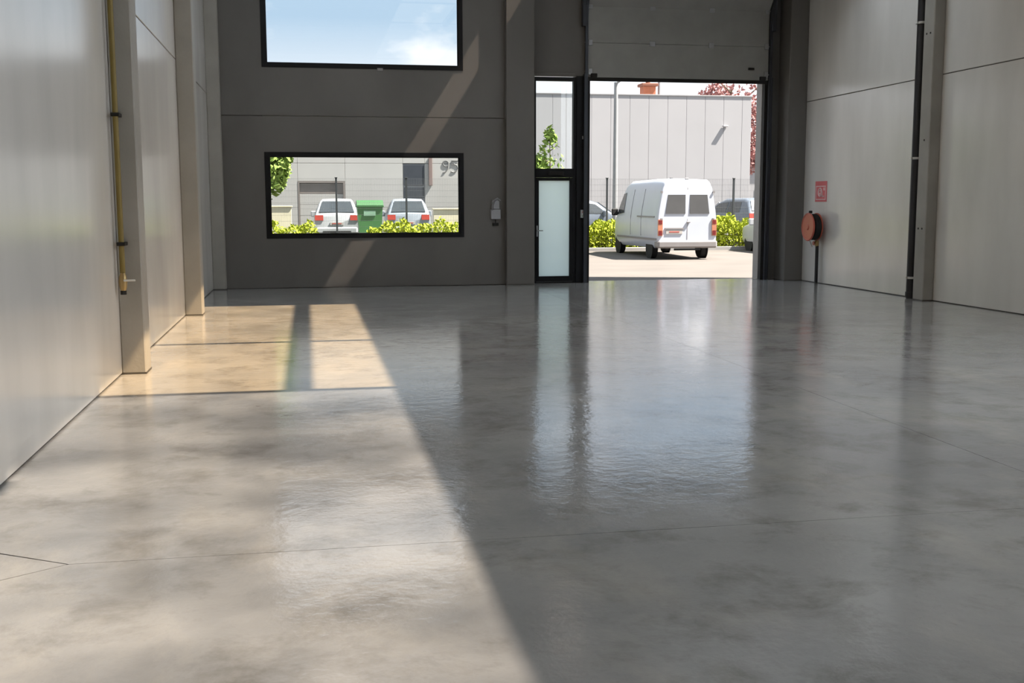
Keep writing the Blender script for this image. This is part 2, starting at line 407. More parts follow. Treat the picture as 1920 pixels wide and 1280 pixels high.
SKX0, SKX1 = 2.86, 5.71                          # ridge light
OPAL = [(-1.2, 2.4), (6.4, 10.4)]                  # opal roof lights added out of view for fill light
OPY = [(18.35, 19.7)]
ceiling = struct(MB().box(XL-.3, OPAL[0][0], YR-.3, YG+.4, ZC, ZC+.16), 'ceiling', M_ceil, 'pale roof deck of the hall with a ridge light and added fill roof lights')
for x0, x1 in ((OPAL[0][1], SKX0), (SKX1, OPAL[1][0]), (OPAL[1][1], XR+.3)):
    MB().box(x0, x1, YR-.3, YG+.4, ZC, ZC+.16).build('roof_deck', M_ceil, ceiling)
for (x0, x1) in OPAL:
    yy = [YR-.3] + [v for p in OPY for v in p] + [YG+.4]
    for k in range(0, len(yy), 2): MB().box(x0, x1, yy[k], yy[k+1], ZC, ZC+.16).build('roof_deck', M_ceil, ceiling)
n = 4
for (x0, x1) in OPAL:  # added fill lights above the frame
    for (y0, y1) in OPY:
        w = struct(MB().ring((x0, x1, y0, y1), (x0+.06, x1-.06, y0+.06, y1-.06), 'z', ZC+.10, ZC+.24), 'window_%d' % n, M_pale); n += 1
        MB().box(x0+.05, x1-.05, y0+.05, y1-.05, ZC+.20, ZC+.21).build('pane', M_opal, w)
# ridge light: clear sheets over the middle of the hall, nearer ones dimmed and gable end closed to shape the sunlight below
ridge = struct(MB().box(SKX0-.06, SKX0, YR, YG, ZC+.05, ZC+.24).box(SKX1, SKX1+.06, YR, YG, ZC+.05, ZC+.24), 'window_1', M_pale, 'long ridge roof light above the middle of the hall')
seg = [(-6.5, -.5), (-.5, 8.85), (8.85, 12.6), (12.6, 17.85)]
for k, (a, b) in enumerate(seg):
    mt = M_clear if a >= 8.8 else M_dim
    MB().box(SKX0, SKX1, a+.03, b-.03, ZC+.17, ZC+.18).build('pane', mt, ridge)
    MB().box(SKX0, SKX1, b-.06, b+.06, ZC+.15, ZC+.19).build('glazing_bar', M_steel, ridge)
MB().box(4.65, 4.84, 8.85, 17.9, ZC+.05, ZC+.20).build('ridge_bar', M_steel, ridge)
MB().box(SKX0, SKX1, 17.87, 21.75, ZC+.12, ZC+.20).build('closing_sheet', M_ceil, ridge)
MB().box(SKX0, SKX1-.55, 21.75, YG+.4, ZC+.12, ZC+.20).build('closing_sheet', M_ceil, ridge)
MB().box(SKX1-.55, SKX1, 21.75, YG+.4, ZC+.17, ZC+.18).build('pane', M_end, ridge)
for y in FR:
    for x0, x1 in ((XL, SKX0-.25), (SKX1+.25, XR)): MB().box(x0, x1, y, y+.36, ZC-.50, ZC).build('roof_beam', M_col, ceiling)

# ================================================================== columns
def column(x0, x1, y0, y1, label, dowels=(), mat=None):
    t = thing('concrete_column', ((x0+x1)/2, (y0+y1)/2, 0), label, 'column', 'concrete frame columns')
    MB().box(x0, x1, y0, y1, 0, ZC, .012).build('shaft', mat or M_col, t)
    MB().box(x0-.004, x1+.004, y0-.004, y1+.004, 0, .02).build('base_joint', M_joint, t)
    for (y, z) in dowels: MB().lathe([(-.005, .018), (.004, .018)], (x0, y, z), 'x', 12).build('socket_hole', M_rubber, t)
    return t
column(XL, -1.68, 11.75, 12.12, 'concrete column on the left wall with the yellow gas pipe beside it')
column(XL, -1.66, 17.82, 18.20, 'sunlit concrete column on the left wall, farther than the yellow pipe')
column(XL, -1.66, 23.10, 23.32, 'concrete corner column where left wall meets the dark gable wall')
column(4.18, 4.79, 23.12, 23.34, 'wide concrete column with painted-in shade between the windows and the glazed door', mat=M_gable)  # gable colour stands in for the shade on this column
column(10.50, XR, 23.08, 23.64, 'concrete corner column with painted-in shade right of the gate, beside the hose reel wall', mat=M_gable)  # shade put into the colour by the darker gable material
column(10.72, XR, 17.77, 18.10, 'concrete column on the right wall next to the black downpipe',
       [(17.88, 4.66), (18.0, 4.66), (17.88, 1.28), (18.0, 1.28), (17.93, 2.83)])

# ================================================================== windows, door, gate
def gable_window(name, r, label, latch):
    x0, x1, z0, z1 = r
    w = struct(MB().ring((x0, x1, z0, z1), (x0+.095, x1-.095, z0+.085, z1-.085), 'y', YB-.012, YB+.10), name, M_black, label)
    MB().box(x0+.09, x1-.09, YB+.045, YB+.057, z0+.08, z1-.08).build('pane', M_glass, w)
    MB().ring((x0+.085, x1-.085, z0+.075, z1-.075), (x0+.115, x1-.115, z0+.105, z1-.105), 'y', YB+.02, YB+.04).build('glazing_bead', M_black, w)
    if latch: MB().box(1.50, 1.62, YB-.05, YB-.012, z0-.035, z0+.02, .006).build('latch', M_steel, w)
    return w
gable_window('window_2', WU, 'upper black framed picture window showing only sky', True)
gable_window('window_3', WL, 'lower black framed picture window showing parked cars', False)

# glazed entrance door with a fixed light above
d1 = struct(MB().ring((4.84, 5.80, 0, 4.44), (4.91, 5.74, .03, 4.36), 'y', YG-.07, YG+.06)
            .box(4.90, 5.75, YG-.07, YG+.06, 2.30, 2.49), 'door_1', M_black, 'narrow black framed entrance door with frosted panel and window above')
MB().box(4.90, 5.75, YG-.012, YG, 2.48, 4.37).build('fixed_pane', M_glass, d1)
lf = MB().ring((4.895, 5.735, .035, 2.295), (4.97, 5.655, .15, 2.23), 'y', YG-.085, YG-.02).build('door_leaf', M_black, d1)
MB().box(4.96, 5.665, YG-.058, YG-.045, .14, 2.24).build('frosted_panel', M_frost, lf)
hm = MB().box(4.915, 4.945, YG-.10, YG-.085, 1.02, 1.26, .004).tube([(4.93, YG-.095, 1.15), (4.93, YG-.14, 1.15), (5.05, YG-.14, 1.15)], .011, 8)
hm.build('handle', M_steel, lf)
MB().box(5.18, 5.52, YG-.13, YG-.07, 2.35, 2.43, .006).tube([(5.40, YG-.14, 2.36), (5.62, YG-.16, 2.31), (5.68, YG-.10, 2.27)], .009, 6).build('door_closer', M_rubber, d1)
for z in (.25, 1.15, 2.1): MB().tube([(5.745, YG-.09, z-.05), (5.745, YG-.09, z+.05)], .012, 8).build('hinge', M_black, d1)
MB().box(4.82, 5.78, YG-.10, YG-.04, 4.455, 4.52, .004).build('lintel_trim', M_gable, d1)
post = struct(MB().box(5.80, 6.05, YG-.11, YG+.10, 0, 4.46, .006), 'trim_1', M_black, 'black steel post between the entrance door and the gate')

t = thing('gate_control_box', (5.93, YG-.13, 1.42), 'small grey push button box on the black post beside the gate', 'switch')
MB().box(5.885, 5.965, YG-.165, YG-.11, 1.42, 1.60, .008).build('housing', M_steel, t)
for k, m in enumerate((M_green, M_pale, M_red)): MB().lathe([(-.006, .012), (.008, .012)], (5.925, YG-.166, 1.46+.045*k), 'y', 12).build('button', m, t)
t = thing('cable_clip', (5.95, YG-.12, 3.12), 'tiny pale cable junction high on the black post', 'junction box')
MB().box(5.92, 5.975, YG-.14, YG-.11, 3.12, 3.19, .005).build('housing', M_steel, t)
MB().tube([(5.948, YG-.118, 1.60), (5.948, YG-.118, 3.12)], .006, 6).build('cable', M_rubber, t)

# sectional overhead gate, raised: two sections hang above the opening, the rest runs back under the roof
d2 = struct(MB().box(6.0, 10.19, YG-.135, YG-.075, 4.40, 4.44).box(6.0, 10.19, YG-.125, YG-.085, 4.365, 4.41), 'door_2', M_rubber, 'raised grey sectional overhead gate with black bottom seal')
GY = YG-.105
def section(p0, p1, name='door_section'):
    """one insulated section between two (y,z) points"""
    d = Vector((p1[0]-p0[0], p1[1]-p0[1])).normalized(); nn = Vector((-d.y, d.x))*.022
    p0 = Vector(p0)+d*.004; p1 = Vector(p1)-d*.004
    return MB().prism([(p0+nn)[:], (p1+nn)[:], (p1-nn)[:], (p0-nn)[:]], 'x', 6.04, 10.17).build(name, M_gate, d2)
pts = [(GY, 4.44), (GY, 5.17), (GY, 5.93), (GY-.42, 6.43), (GY-1.12, 6.60), (GY-1.84, 6.62), (GY-2.56, 6.62), (GY-3.28, 6.62)]
secs = [section(pts[k], pts[k+1]) for k in range(len(pts)-1)]
for z in (5.17, 5.93):
    for x in (7.48, 8.83): MB().box(x-.06, x+.06, GY-.05, GY-.02, z-.055, z+.055, .006).build('hinge', M_steel, d2)
for z in (4.56, 5.17, 5.93):
    for x, s_ in ((6.09, -1), (10.12, 1)):
        MB().box(x-.045, x+.045, GY-.055, GY-.02, z-.06, z+.06, .006).tube([(x, GY-.05, z), (x+s_*.13, GY-.05, z)], .012, 8).build('roller_bracket', M_steel, d2)
for x0, x1 in ((6.10, 6.24), (9.97, 10.11)): MB().box(x0, x1, GY-.07, GY-.02, 4.44, 4.52, .006).build('bottom_bracket', M_rubber, d2)
MB().box(9.70, 9.84, GY-.05, GY-.02, 4.66, 4.71, .006).build('pull_handle', M_rubber, d2)
for xa, s_ in ((6.0, -1), (10.21, 1)):
    tr = [(xa, GY-.05, 0), (xa, GY-.05, 5.65), (xa, GY-.09, 5.95), (xa, GY-.24, 6.28), (xa, GY-.50, 6.52), (xa, GY-.90, 6.66), (xa, GY-3.6, 6.68)]
    m = MB()
    for a, b in zip(tr[:-1], tr[1:]):
        d = (Vector(b)-Vector(a)).normalized(); nn = Vector((0, -d.z, d.y))*.035
        A, B = Vector(a), Vector(b)
        m.prism([(q.y, q.z) for q in (A-nn, B-nn, B+nn, A+nn)], 'x', xa-.03, xa+.03)
    m.build('track', M_track, d2)
    MB().box(xa+s_*.035-.015, xa+s_*.035+.015, GY-.10, YG+.0, 0, 4.5).build('track_angle', M_track, d2)
    MB().box(min(xa, xa+s_*.10), max(xa, xa+s_*.10), GY-.12, GY+.02, 5.5, 6.5, .01).build('end_bearing_plate', M_track, d2)
MB().box(6.02, 6.10, GY+.01, YG+.12, 0, 4.42).build('side_seal', M_rubber, d2)
MB().box(10.12, 10.20, GY+.01, YG+.02, 0, 4.42).build('side_seal', M_rubber, d2)

# ================================================================== things on the walls
t = thing('gas_pipe', (-1.84, 11.63, .86), 'yellow vertical gas pipe with shut off valve beside the left column', 'pipe')
pp = MB().tube([(-1.845, 11.60, 1.06), (-1.845, 11.60, ZC-.05)], .027, 14).build('pipe_run', M_yellow, t, True)
for z in (1.35, 2.63, 3.9, 5.4, 6.9): MB().box(-1.885, -1.805, 11.56, 11.742, z-.018, z+.018, .004).build('clamp', M_rubber, t)
vb = MB().lathe([(-.10, .022), (-.06, .036), (.0, .044), (.06, .036), (.09, .022)], (-1.845, 11.60, .97), 'z', 16).build('valve_body', M_brass, t, True)
MB().box(-1.835, -1.72, 11.555, 11.57, .975, .995, .004).build('valve_lever', M_pale, t)
MB().tube([(-1.845, 11.60, .84), (-1.845, 11.60, .88)], .03, 12).build('end_cap', M_rubber, t)

t = thing('rainwater_downpipe', (10.83, 18.32, 0), 'black rainwater downpipe running up beside the right wall column', 'pipe')
MB().tube([(10.82, 18.33, 0), (10.82, 18.33, ZC-.05)], .085, 18).build('pipe_run', M_pvc, t, True)
MB().tube([(10.82, 18.33, .02), (10.82, 18.33, .12)], .097, 18).build('floor_collar', M_pvc, t, True)
for z in (.38, 2.53, 4.9, 6.9):
    MB().tube([(10.82, 18.33, z-.02), (10.82, 18.33, z+.02)], .094, 18).box(10.82, XR-.004, 18.32, 18.34, z-.015, z+.015).box(10.70, 10.74, 18.30, 18.36, z-.02, z+.02, .004).build('pipe_clamp', M_pale, t, False)

HX, HY, HZ = 10.66, 22.22, 1.22
t = thing('fire_hose_reel', (10.82, HY, 0), 'red fire hose reel on the right wall with dark standpipe below', 'hose reel')
MB().lathe([(-.035, .30), (-.03, .305), (-.012, .30), (-.006, .27), (.01, .10), (.012, .0001)], (HX, HY, HZ), 'x', 40).build('front_disc', M_red, t, True)
MB().torus((HX-.030, HY, HZ), .285, .018, 'x', 40, 8).build('disc_rim', M_red, t, True)
MB().lathe([(-.055, .0001), (-.055, .05), (-.03, .075), (-.012, .12)], (HX, HY, HZ), 'x', 24).build('hub', M_red, t, True)
m = MB()
for k, (R, dx) in enumerate([(R, dx) for dx in (.05, .08, .11, .14) for R in (.20, .235, .265)]): m.torus((HX+dx, HY, HZ), R, .0165, 'x', 32, 6)
m.build('coiled_hose', M_rubber, t, True)
MB().lathe([(.155, .0001), (.155, .30), (.175, .30), (.175, .0001)], (HX, HY, HZ), 'x', 40).build('back_disc', M_red, t, True)
MB().box(HX+.17, XR-.001, HY-.06, HY+.06, HZ-.12, HZ+.12, .01).build('wall_bracket', M_rubber, t)
MB().box(HX-.01, HX+.05, HY-.035, HY+.035, HZ+.29, HZ+.35, .01).build('hose_guide', M_rubber, t)
MB().tube([(10.845, 22.20, 0), (10.845, 22.20, .80), (10.845, 22.21, .88)], .036, 14).build('standpipe', M_pvc, t, True)
vv = MB().lathe([(-.07, .03), (-.05, .045), (.05, .045), (.07, .03)], (10.84, 22.205, .87), 'z', 16).build('stop_valve', M_brass, t, True)
MB().tube([(10.84, 22.205, .87), (10.77, 22.205, .87)], .012, 8).lathe([(0, .045), (.018, .045)], (10.755, 22.205, .87), 'x', 16).build('hand_wheel', M_red, t)
MB().tube([(10.84, 22.205, .93), (10.80, 22.21, 1.0), (10.80, HY, 1.1), (10.80, HY, HZ)], .018, 8).build('feed_pipe', M_rubber, t, True)
MB().tube([(HX, HY-.03, HZ-.30), (HX+.02, HY-.05, HZ-.36), (HX+.06, HY-.04, HZ-.43)], .018, 10, radii=[.016, .022, .012]).build('nozzle', M_pale, t, True)

t = thing('fire_hose_sign', (XR, 22.25, 1.76), 'square faded red safety sign above the fire hose reel', 'sign')
MB().box(XR-.008, XR, 21.99, 22.53, 1.76, 2.20, .002).build('sign_plate', M_signred, t)
MB().ring((22.03, 22.49, 1.80, 2.10), (22.05, 22.47, 1.82, 2.08), 'x', XR-.012, XR-.008).build('border', M_signpink, t)
MB().torus((XR-.010, 22.29, 1.96), .085, .016, 'x', 24, 6).torus((XR-.010, 22.29, 1.96), .045, .012, 'x', 20, 6).box(XR-.012, XR-.008, 22.10, 22.20, 1.86, 1.89).box(XR-.012, XR-.008, 22.18, 22.21, 1.86, 1.98).build('reel_symbol', M_signpink, t)
MB().prism([(22.08, 2.00), (22.13, 2.00), (22.14, 2.04), (22.105, 2.08), (22.075, 2.035)], 'x', XR-.012, XR-.008).build('flame_symbol', M_signpink, t)

t = thing('wall_intercom', (3.97, YB, 1.38), 'small grey wall unit with handset on gable between lower window and column', 'intercom')
MB().box(3.86, 4.08, YB-.06, YB, 1.40, 1.62, .012).build('housing', M_steel, t)
MB().tube([(3.90, YB-.07, 1.60), (3.89, YB-.08, 1.70), (3.93, YB-.085, 1.80), (4.0, YB-.085, 1.84), (4.07, YB-.08, 1.80)], .026, 10, radii=[.02, .026, .026, .026, .02]).build('handset', M_cap, t, True)
MB().box(3.88, 4.06, YB-.03, YB, 1.62, 1.82, .008).build('back_plate', M_steel, t)
MB().box(3.91, 4.03, YB-.05, YB, 1.27, 1.33, .006).build('cable_gland', M_rubber, t)
MB().tube([(3.97, YB-.012, 1.33), (3.97, YB-.012, 1.40)], .01, 6).build('cable', M_rubber, t)

# ================================================================== outside: ground
ground = struct(MB().box(-60, 120, YG+.42, 41.2, -.30, -.01), 'pavement', M_pave, 'sunlit pale concrete forecourt outside the gate')
park = struct(MB().box(-60, 120, 39.4, 260, -.30, .25), 'car_park', M_asph, 'raised parking strip behind the wire fence')
struct(MB().box(-60, 120, -40, YR-.32, -.30, -.01).box(-60, XL-.32, YR-.32, YG+.42, -.30, -.01).box(XR+.32, 120, YR-.32, YG+.42, -.30, -.01), 'ground_around', M_pave, 'ground around the hall')
struct(MB().box(-60, 120, 38.85, 39.0, -.02, .12, .01), 'trim_2', M_reveal, 'low kerb edging the planted strip')

# ================================================================== outside: buildings across the yard
FY = 50.0
b1 = thing('cladded_warehouse', (14, FY, .25), 'light grey warehouse with vertical cladding panels seen through the gate', 'building')
ZT = 6.75
MB().box(7.5, 20.85, FY+.08, FY+14, .25, ZT-.05).build('shell', M_joint2, b1)
x = 7.52; k = 0
while x < 20.8:
    w_ = .92
    MB().box(x+.003, min(x+w_-.003, 20.86), FY, FY+.10, .25, ZT-.06, .01).build('cladding_panel', M_clad, b1); x += w_
MB().box(7.45, 20.90, FY-.03, FY+.35, ZT-.07, ZT, .01).build('roof_coping', M_cap, b1)
t = thing('wall_lantern', (19.52, FY-.02, 5.25), 'tiny wall lamp high on the grey warehouse casting a slanting shadow', 'lamp')
MB().box(19.42, 19.66, FY-.17, FY-.02, 5.29, 5.36, .01).build('hood', M_clad, t)
MB().box(19.49, 19.59, FY-.03, FY+.0, 5.20, 5.30).build('mount', M_clad, t)

b2 = thing('concrete_factory', (0, FY, .25), 'pale concrete panel building seen through the lower window', 'building')
MB().box(-22, 7.4, FY+.12, FY+14, .25, 6.6).build('shell', M_cap, b2)
xs = [-22, -17, -12, -7, -3.2, -.37, 1.71, 4.29, 5.28, 7.4]
zrows = [(.25, 1.56), (1.575, 3.52), (3.535, 5.1), (5.115, 6.65)]
for i in range(len(xs)-1):
    for z0, z1 in zrows:
        if i == 5 and z0 < 2.7:      # recess of the loading door
            if z1 > 2.72: MB().box(xs[i]+.006, xs[i+1]-.006, FY, FY+.14, 2.74, z1, .006).build('facade_panel', M_clad2, b2)
            continue
        if i == 7 and z0 < 3.5:      # opening of the dark door and window
            continue
        MB().box(xs[i]+.006, xs[i+1]-.006, FY, FY+.14, z0, z1, .006).build('facade_panel', M_clad2, b2)
MB().box(-22, 7.45, FY-.03, FY+.3, 6.6, 6.7).build('roof_coping', M_cap, b2)
ld = MB().ring((-.37, 1.71, .25, 2.74), (-.30, 1.62, .25, 2.66), 'y', FY-.01, FY+.12).build('loading_door_frame', M_taupe, b2)
for k in range(5): sub(ld, 'shutter_section', M_taupe if k == 4 else M_clad2, MB().box(-.30, 1.62, FY+.07, FY+.11, .25+.482*k, .25+.482*(k+1)-.012, .008))
dw = MB().box(4.29, 5.28, FY+.02, FY+.12, .25, 3.5).build('door_frame', M_cap, b2)
for z0, z1 in ((2.55, 3.47), (1.98, 2.46), (1.4, 1.92), (.35, 1.34)): sub(dw, 'dark_pane', M_dkwin, MB().box(4.33, 5.25, FY-.005, FY+.03, z0, z1, .006))
MB().box(5.46, 5.62, FY-.10, FY-.01, 2.54, 3.80, .01).build('vertical_sign', M_pink, b2)
# house number shaped emblem: two ring shaped dark characters with tails
lg = MB()
for cx in (6.24,):
    lg.torus((cx, FY-.012, 3.53), .125, .028, 'y', 20, 6)
lg.tube([(6.36, FY-.012, 3.50), (6.33, FY-.012, 3.30), (6.22, FY-.012, 3.16), (6.12, FY-.012, 3.12)], .028, 6)
lg.tube([(6.80, FY-.012, 3.66), (6.53, FY-.012, 3.66), (6.50, FY-.012, 3.47), (6.62, FY-.012, 3.51), (6.75, FY-.012, 3.45), (6.79, FY-.012, 3.33), (6.72, FY-.012, 3.20), (6.60, FY-.012, 3.14), (6.48, FY-.012, 3.18)], .028, 6)
lg.build('lettering', M_logo, b2)
t = thing('low_garden_wall', (-1.2, 48.2, .25), 'low pale yellow wall at left behind the hedge, in the lower window', 'wall')
MB().box(-4.0, -.65, 48.1, 48.35, .25, 1.60, .01).build('masonry', M_plinth, t); MB().box(-4.05, -.6, 48.05, 48.40, 1.60, 1.66, .01).build('coping', M_plinth, t)
t = thing('low_garden_wall', (6.5, 48.2, .25), 'low pale yellow wall right of the parked cars, in the lower window', 'wall')
MB().box(5.45, 9.6, 48.1, 48.35, .25, 1.47, .01).build('masonry', M_plinth, t); MB().box(5.40, 9.65, 48.05, 48.40, 1.47, 1.53, .01).build('coping', M_plinth, t)

# far house with chimney behind the warehouse
t = thing('brick_chimney', (18.35, 58.4, ZT-.1), 'orange brick chimney with dark cap above the grey warehouse roof', 'chimney')
MB().box(18.02, 18.70, 58.0, 58.7, 6.75, 7.98, .01).build('stack', M_brick, t)
MB().box(17.90, 18.82, 57.9, 58.8, 7.98, 8.14, .03).build('cap', M_brickdk, t)
MB().lathe([(0, .13), (.25, .11)], (18.36, 58.35, 8.14), 'z', 14).build('chimney_pot', M_brickdk, t)
t = thing('roof_mast', (19.0, 58.4, 6.4), 'thin grey mast beside the orange chimney', 'mast')
MB().tube([(19.02, 58.4, 6.0), (19.02, 58.4, 9.4)], .075, 10).build('tube', M_cap, t); MB().box(18.7, 19.34, 58.38, 58.42, 9.1, 9.14).build('crossbar', M_cap, t)
t = thing('far_house', (40, 84, .25), 'pale house partly hidden behind the right end of the warehouse', 'building')
MB().box(34.2, 48, 84, 92, .25, 5.2).build('wall', M_clad, t); MB().prism([(83.6, 5.2), (92.4, 5.2), (88, 7.4)], 'x', 34.0, 48.2).build('roof', M_taupe, t)
for x in (35.5, 38.4): MB().box(x, x+1.0, 83.96, 84.02, 1.4, 2.8, .01).build('window', M_dkwin, t)

# ================================================================== outside: lamp post, fence
t = thing('street_lamp', (12.1, 42.6, .25), 'slim pale street lamp post in front of the grey warehouse', 'street lamp')
MB().tube([(12.1, 42.6, .25), (12.1, 42.6, 6.45)], .09, 12, radii=[.11, .075]).build('pole', M_lamp, t, True)
MB().lathe([(0, .17), (.5, .17), (.5, .10)], (12.1, 42.6, .25), 'z', 14).build('base', M_lamp, t)
MB().tube([(12.1, 42.6, 6.40), (12.25, 42.4, 6.52), (12.5, 42.1, 6.55)], .04, 8).build('arm', M_lamp, t); MB().box(12.38, 12.66, 41.75, 42.35, 6.50, 6.60, .03).build('lamp_head', M_cap, t)

FYN = 40.0
fence = thing('wire_mesh_fence', (6, FYN, .25), 'anthracite wire mesh fence with slim posts behind the hedge', 'fence')
px0 = 1.05 - 2.5*4
pm = MB().box(-.035, .035, -.03, .03, 0, 2.40, .004).box(-.05, .05, -.045, .045, 2.40, 2.43, .006).mesh('post'); pm.materials.append(M_fence)
wm = MB()
for k in range(50): x = .05*k + .02; wm.box(x-.0028, x+.0028, -.0028, .0028, 0, 2.38)
for k in range(12):
    z = .02 + .2145*k
    wm.box(0, 2.5, .003, .009, z-.003, z+.003); wm.box(0, 2.5, -.009, -.003, z-.003, z+.003)
wmm = wm.mesh('mesh_panel'); wmm.materials.append(M_wire)
for k in range(13):
    o = bpy.data.objects.new('post', pm); C.objects.link(o); o.parent = fence; o.location = (px0 + 2.5*k - 6, 0, 0)
    if k < 12:
        o = bpy.data.objects.new('mesh_panel', wmm); C.objects.link(o); o.parent = fence; o.location = (px0 + 2.5*k - 6, .04, 0)

# ================================================================== outside: hedges and trees
def leaves(pts, size, jitter=.5):
    m = MB()
    for p in pts:
        a = Vector((random.uniform(-1, 1), random.uniform(-1, 1), random.uniform(-.6, 1))).normalized(); b = a.orthogonal().normalized()
        b = (Matrix.Rotation(random.uniform(0, 6.28), 3, a) @ b); c = a.cross(b); s_ = size*random.uniform(1-jitter, 1+jitter)
        p = Vector(p); v = m.verts([p - b*s_, p + c*s_*.55 + a*s_*.15, p + b*s_, p - c*s_*.55 + a*s_*.15])
        m.face([v[0], v[1], v[2]]); m.face([v[0], v[2], v[3]])
    return m
def hedge(x0, x1, h, label, z0=0.0, y0=38.95, y1=39.85, dens=650):
    t = thing('hedge', ((x0+x1)/2, (y0+y1)/2, z0), label, 'hedge')
    n_ = int((x1-x0)*dens*h*1.1); P = []
    while len(P) < n_:
        x, y, z = random.uniform(x0, x1), random.uniform(y0, y1), random.uniform(0.02, 1)
        top = h*(1 + .10*math.sin(x*4.1+1) + .07*math.sin(x*9.7))
        zz = z*top
        e = min((x-x0)/.35, (x1-x)/.35, 1.0); f = abs(2*(y-y0)/(y1-y0)-1)
        if zz > top*(1-.30*(1-max(e, 0))**2 - .22*f*f): continue
        if min((x-x0), (x1-x), (y-y0), (y1-y), top-zz) > .22 and random.random() < .7: continue
        P.append((x, y, z0+zz))
    tag(leaves(P, .062).build('foliage', M_leaf, t), kind='stuff')
    x = x0 + .3
    while x < x1-.1:
        MB().tube([(x, (y0+y1)/2, z0-.01), (x+.05, (y0+y1)/2, z0+h*.6)], .02, 6).build('stem', M_bark, t); x += .7
    return t
hedge(-4.2, .35, 1.06, 'yellow green hedge left of the white car, at the foot of the lower window', dens=900)
hedge(2.10, 8.1, 1.08, 'yellow green hedge right of the green container, along the lower window', dens=900)
hedge(9.3, 12.3, 1.05, 'bright green hedge at the left of the gate opening, ahead of the van', dens=1300)
hedge(14.4, 16.7, 1.20, 'bright green hedge to the right of the white van', dens=1300)

def tree(loc, h, r, rz_, label, mat, n_, size, trunk=.05, name='young_tree', z_lo=.3, cone=False):
    t = thing(name, loc, label, 'tree')
    MB().tube([loc, (loc[0]+.05, loc[1], loc[2]+h*.45), (loc[0], loc[1], loc[2]+h*.92)], trunk, 8, radii=[trunk, trunk*.7, trunk*.2]).build('trunk', M_bark, t, True)
    for k in range(7):
        a = k*2.4; z = loc[2] + h*(z_lo+.05+.09*k); r_ = r*(.85-.10*k) if cone else r
        MB().tube([(loc[0], loc[1], z), (loc[0]+r_*.4*math.cos(a), loc[1]+r_*.4*math.sin(a), z+h*(.03 if cone else .08)), (loc[0]+r_*.7*math.cos(a), loc[1]+r_*.7*math.sin(a), z+h*(.05 if cone else .16))], .02, 6, radii=[trunk*.4, trunk*.25, trunk*.1]).build('branch', M_bark, t)
    P = []; cl = [(random.uniform(-1, 1), random.uniform(-1, 1), random.uniform(0, 1)) for _ in range(60)]
    while len(P) < n_:
        c = random.choice(cl); q = Vector((random.gauss(c[0], .16), random.gauss(c[1], .16), random.gauss(c[2], .07)))
        lim = (1.05-q.z) if cone else math.sqrt(max(0, 1-(2*q.z-1)**2))
        if q.z < 0 or q.z > 1 or q.x*q.x+q.y*q.y > lim*lim: continue
        P.append((loc[0]+q.x*r, loc[1]+q.y*r*.8, loc[2]+h*(z_lo+(1-z_lo)*q.z)))
    tag(leaves(P, size).build('foliage', mat, t), kind='stuff')
    return t
tree((-1.60, 38.0, -.01), 5.0, 1.15, 0, 'pale green tree at the left edge of the lower window', M_leaf2, 9000, .10, z_lo=.33)
tree((8.45, 38.2, -.01), 4.45, 1.35, 0, 'small pointed green tree seen through the pane above the door', M_leaf2, 10000, .09, z_lo=.30, cone=True)
tree((27.4, 69, .25), 9.6, 3.0, 0, 'large copper red tree behind the right end of the grey warehouse', M_redleaf, 5200, .14, trunk=.2, name='copper_tree', z_lo=.30)

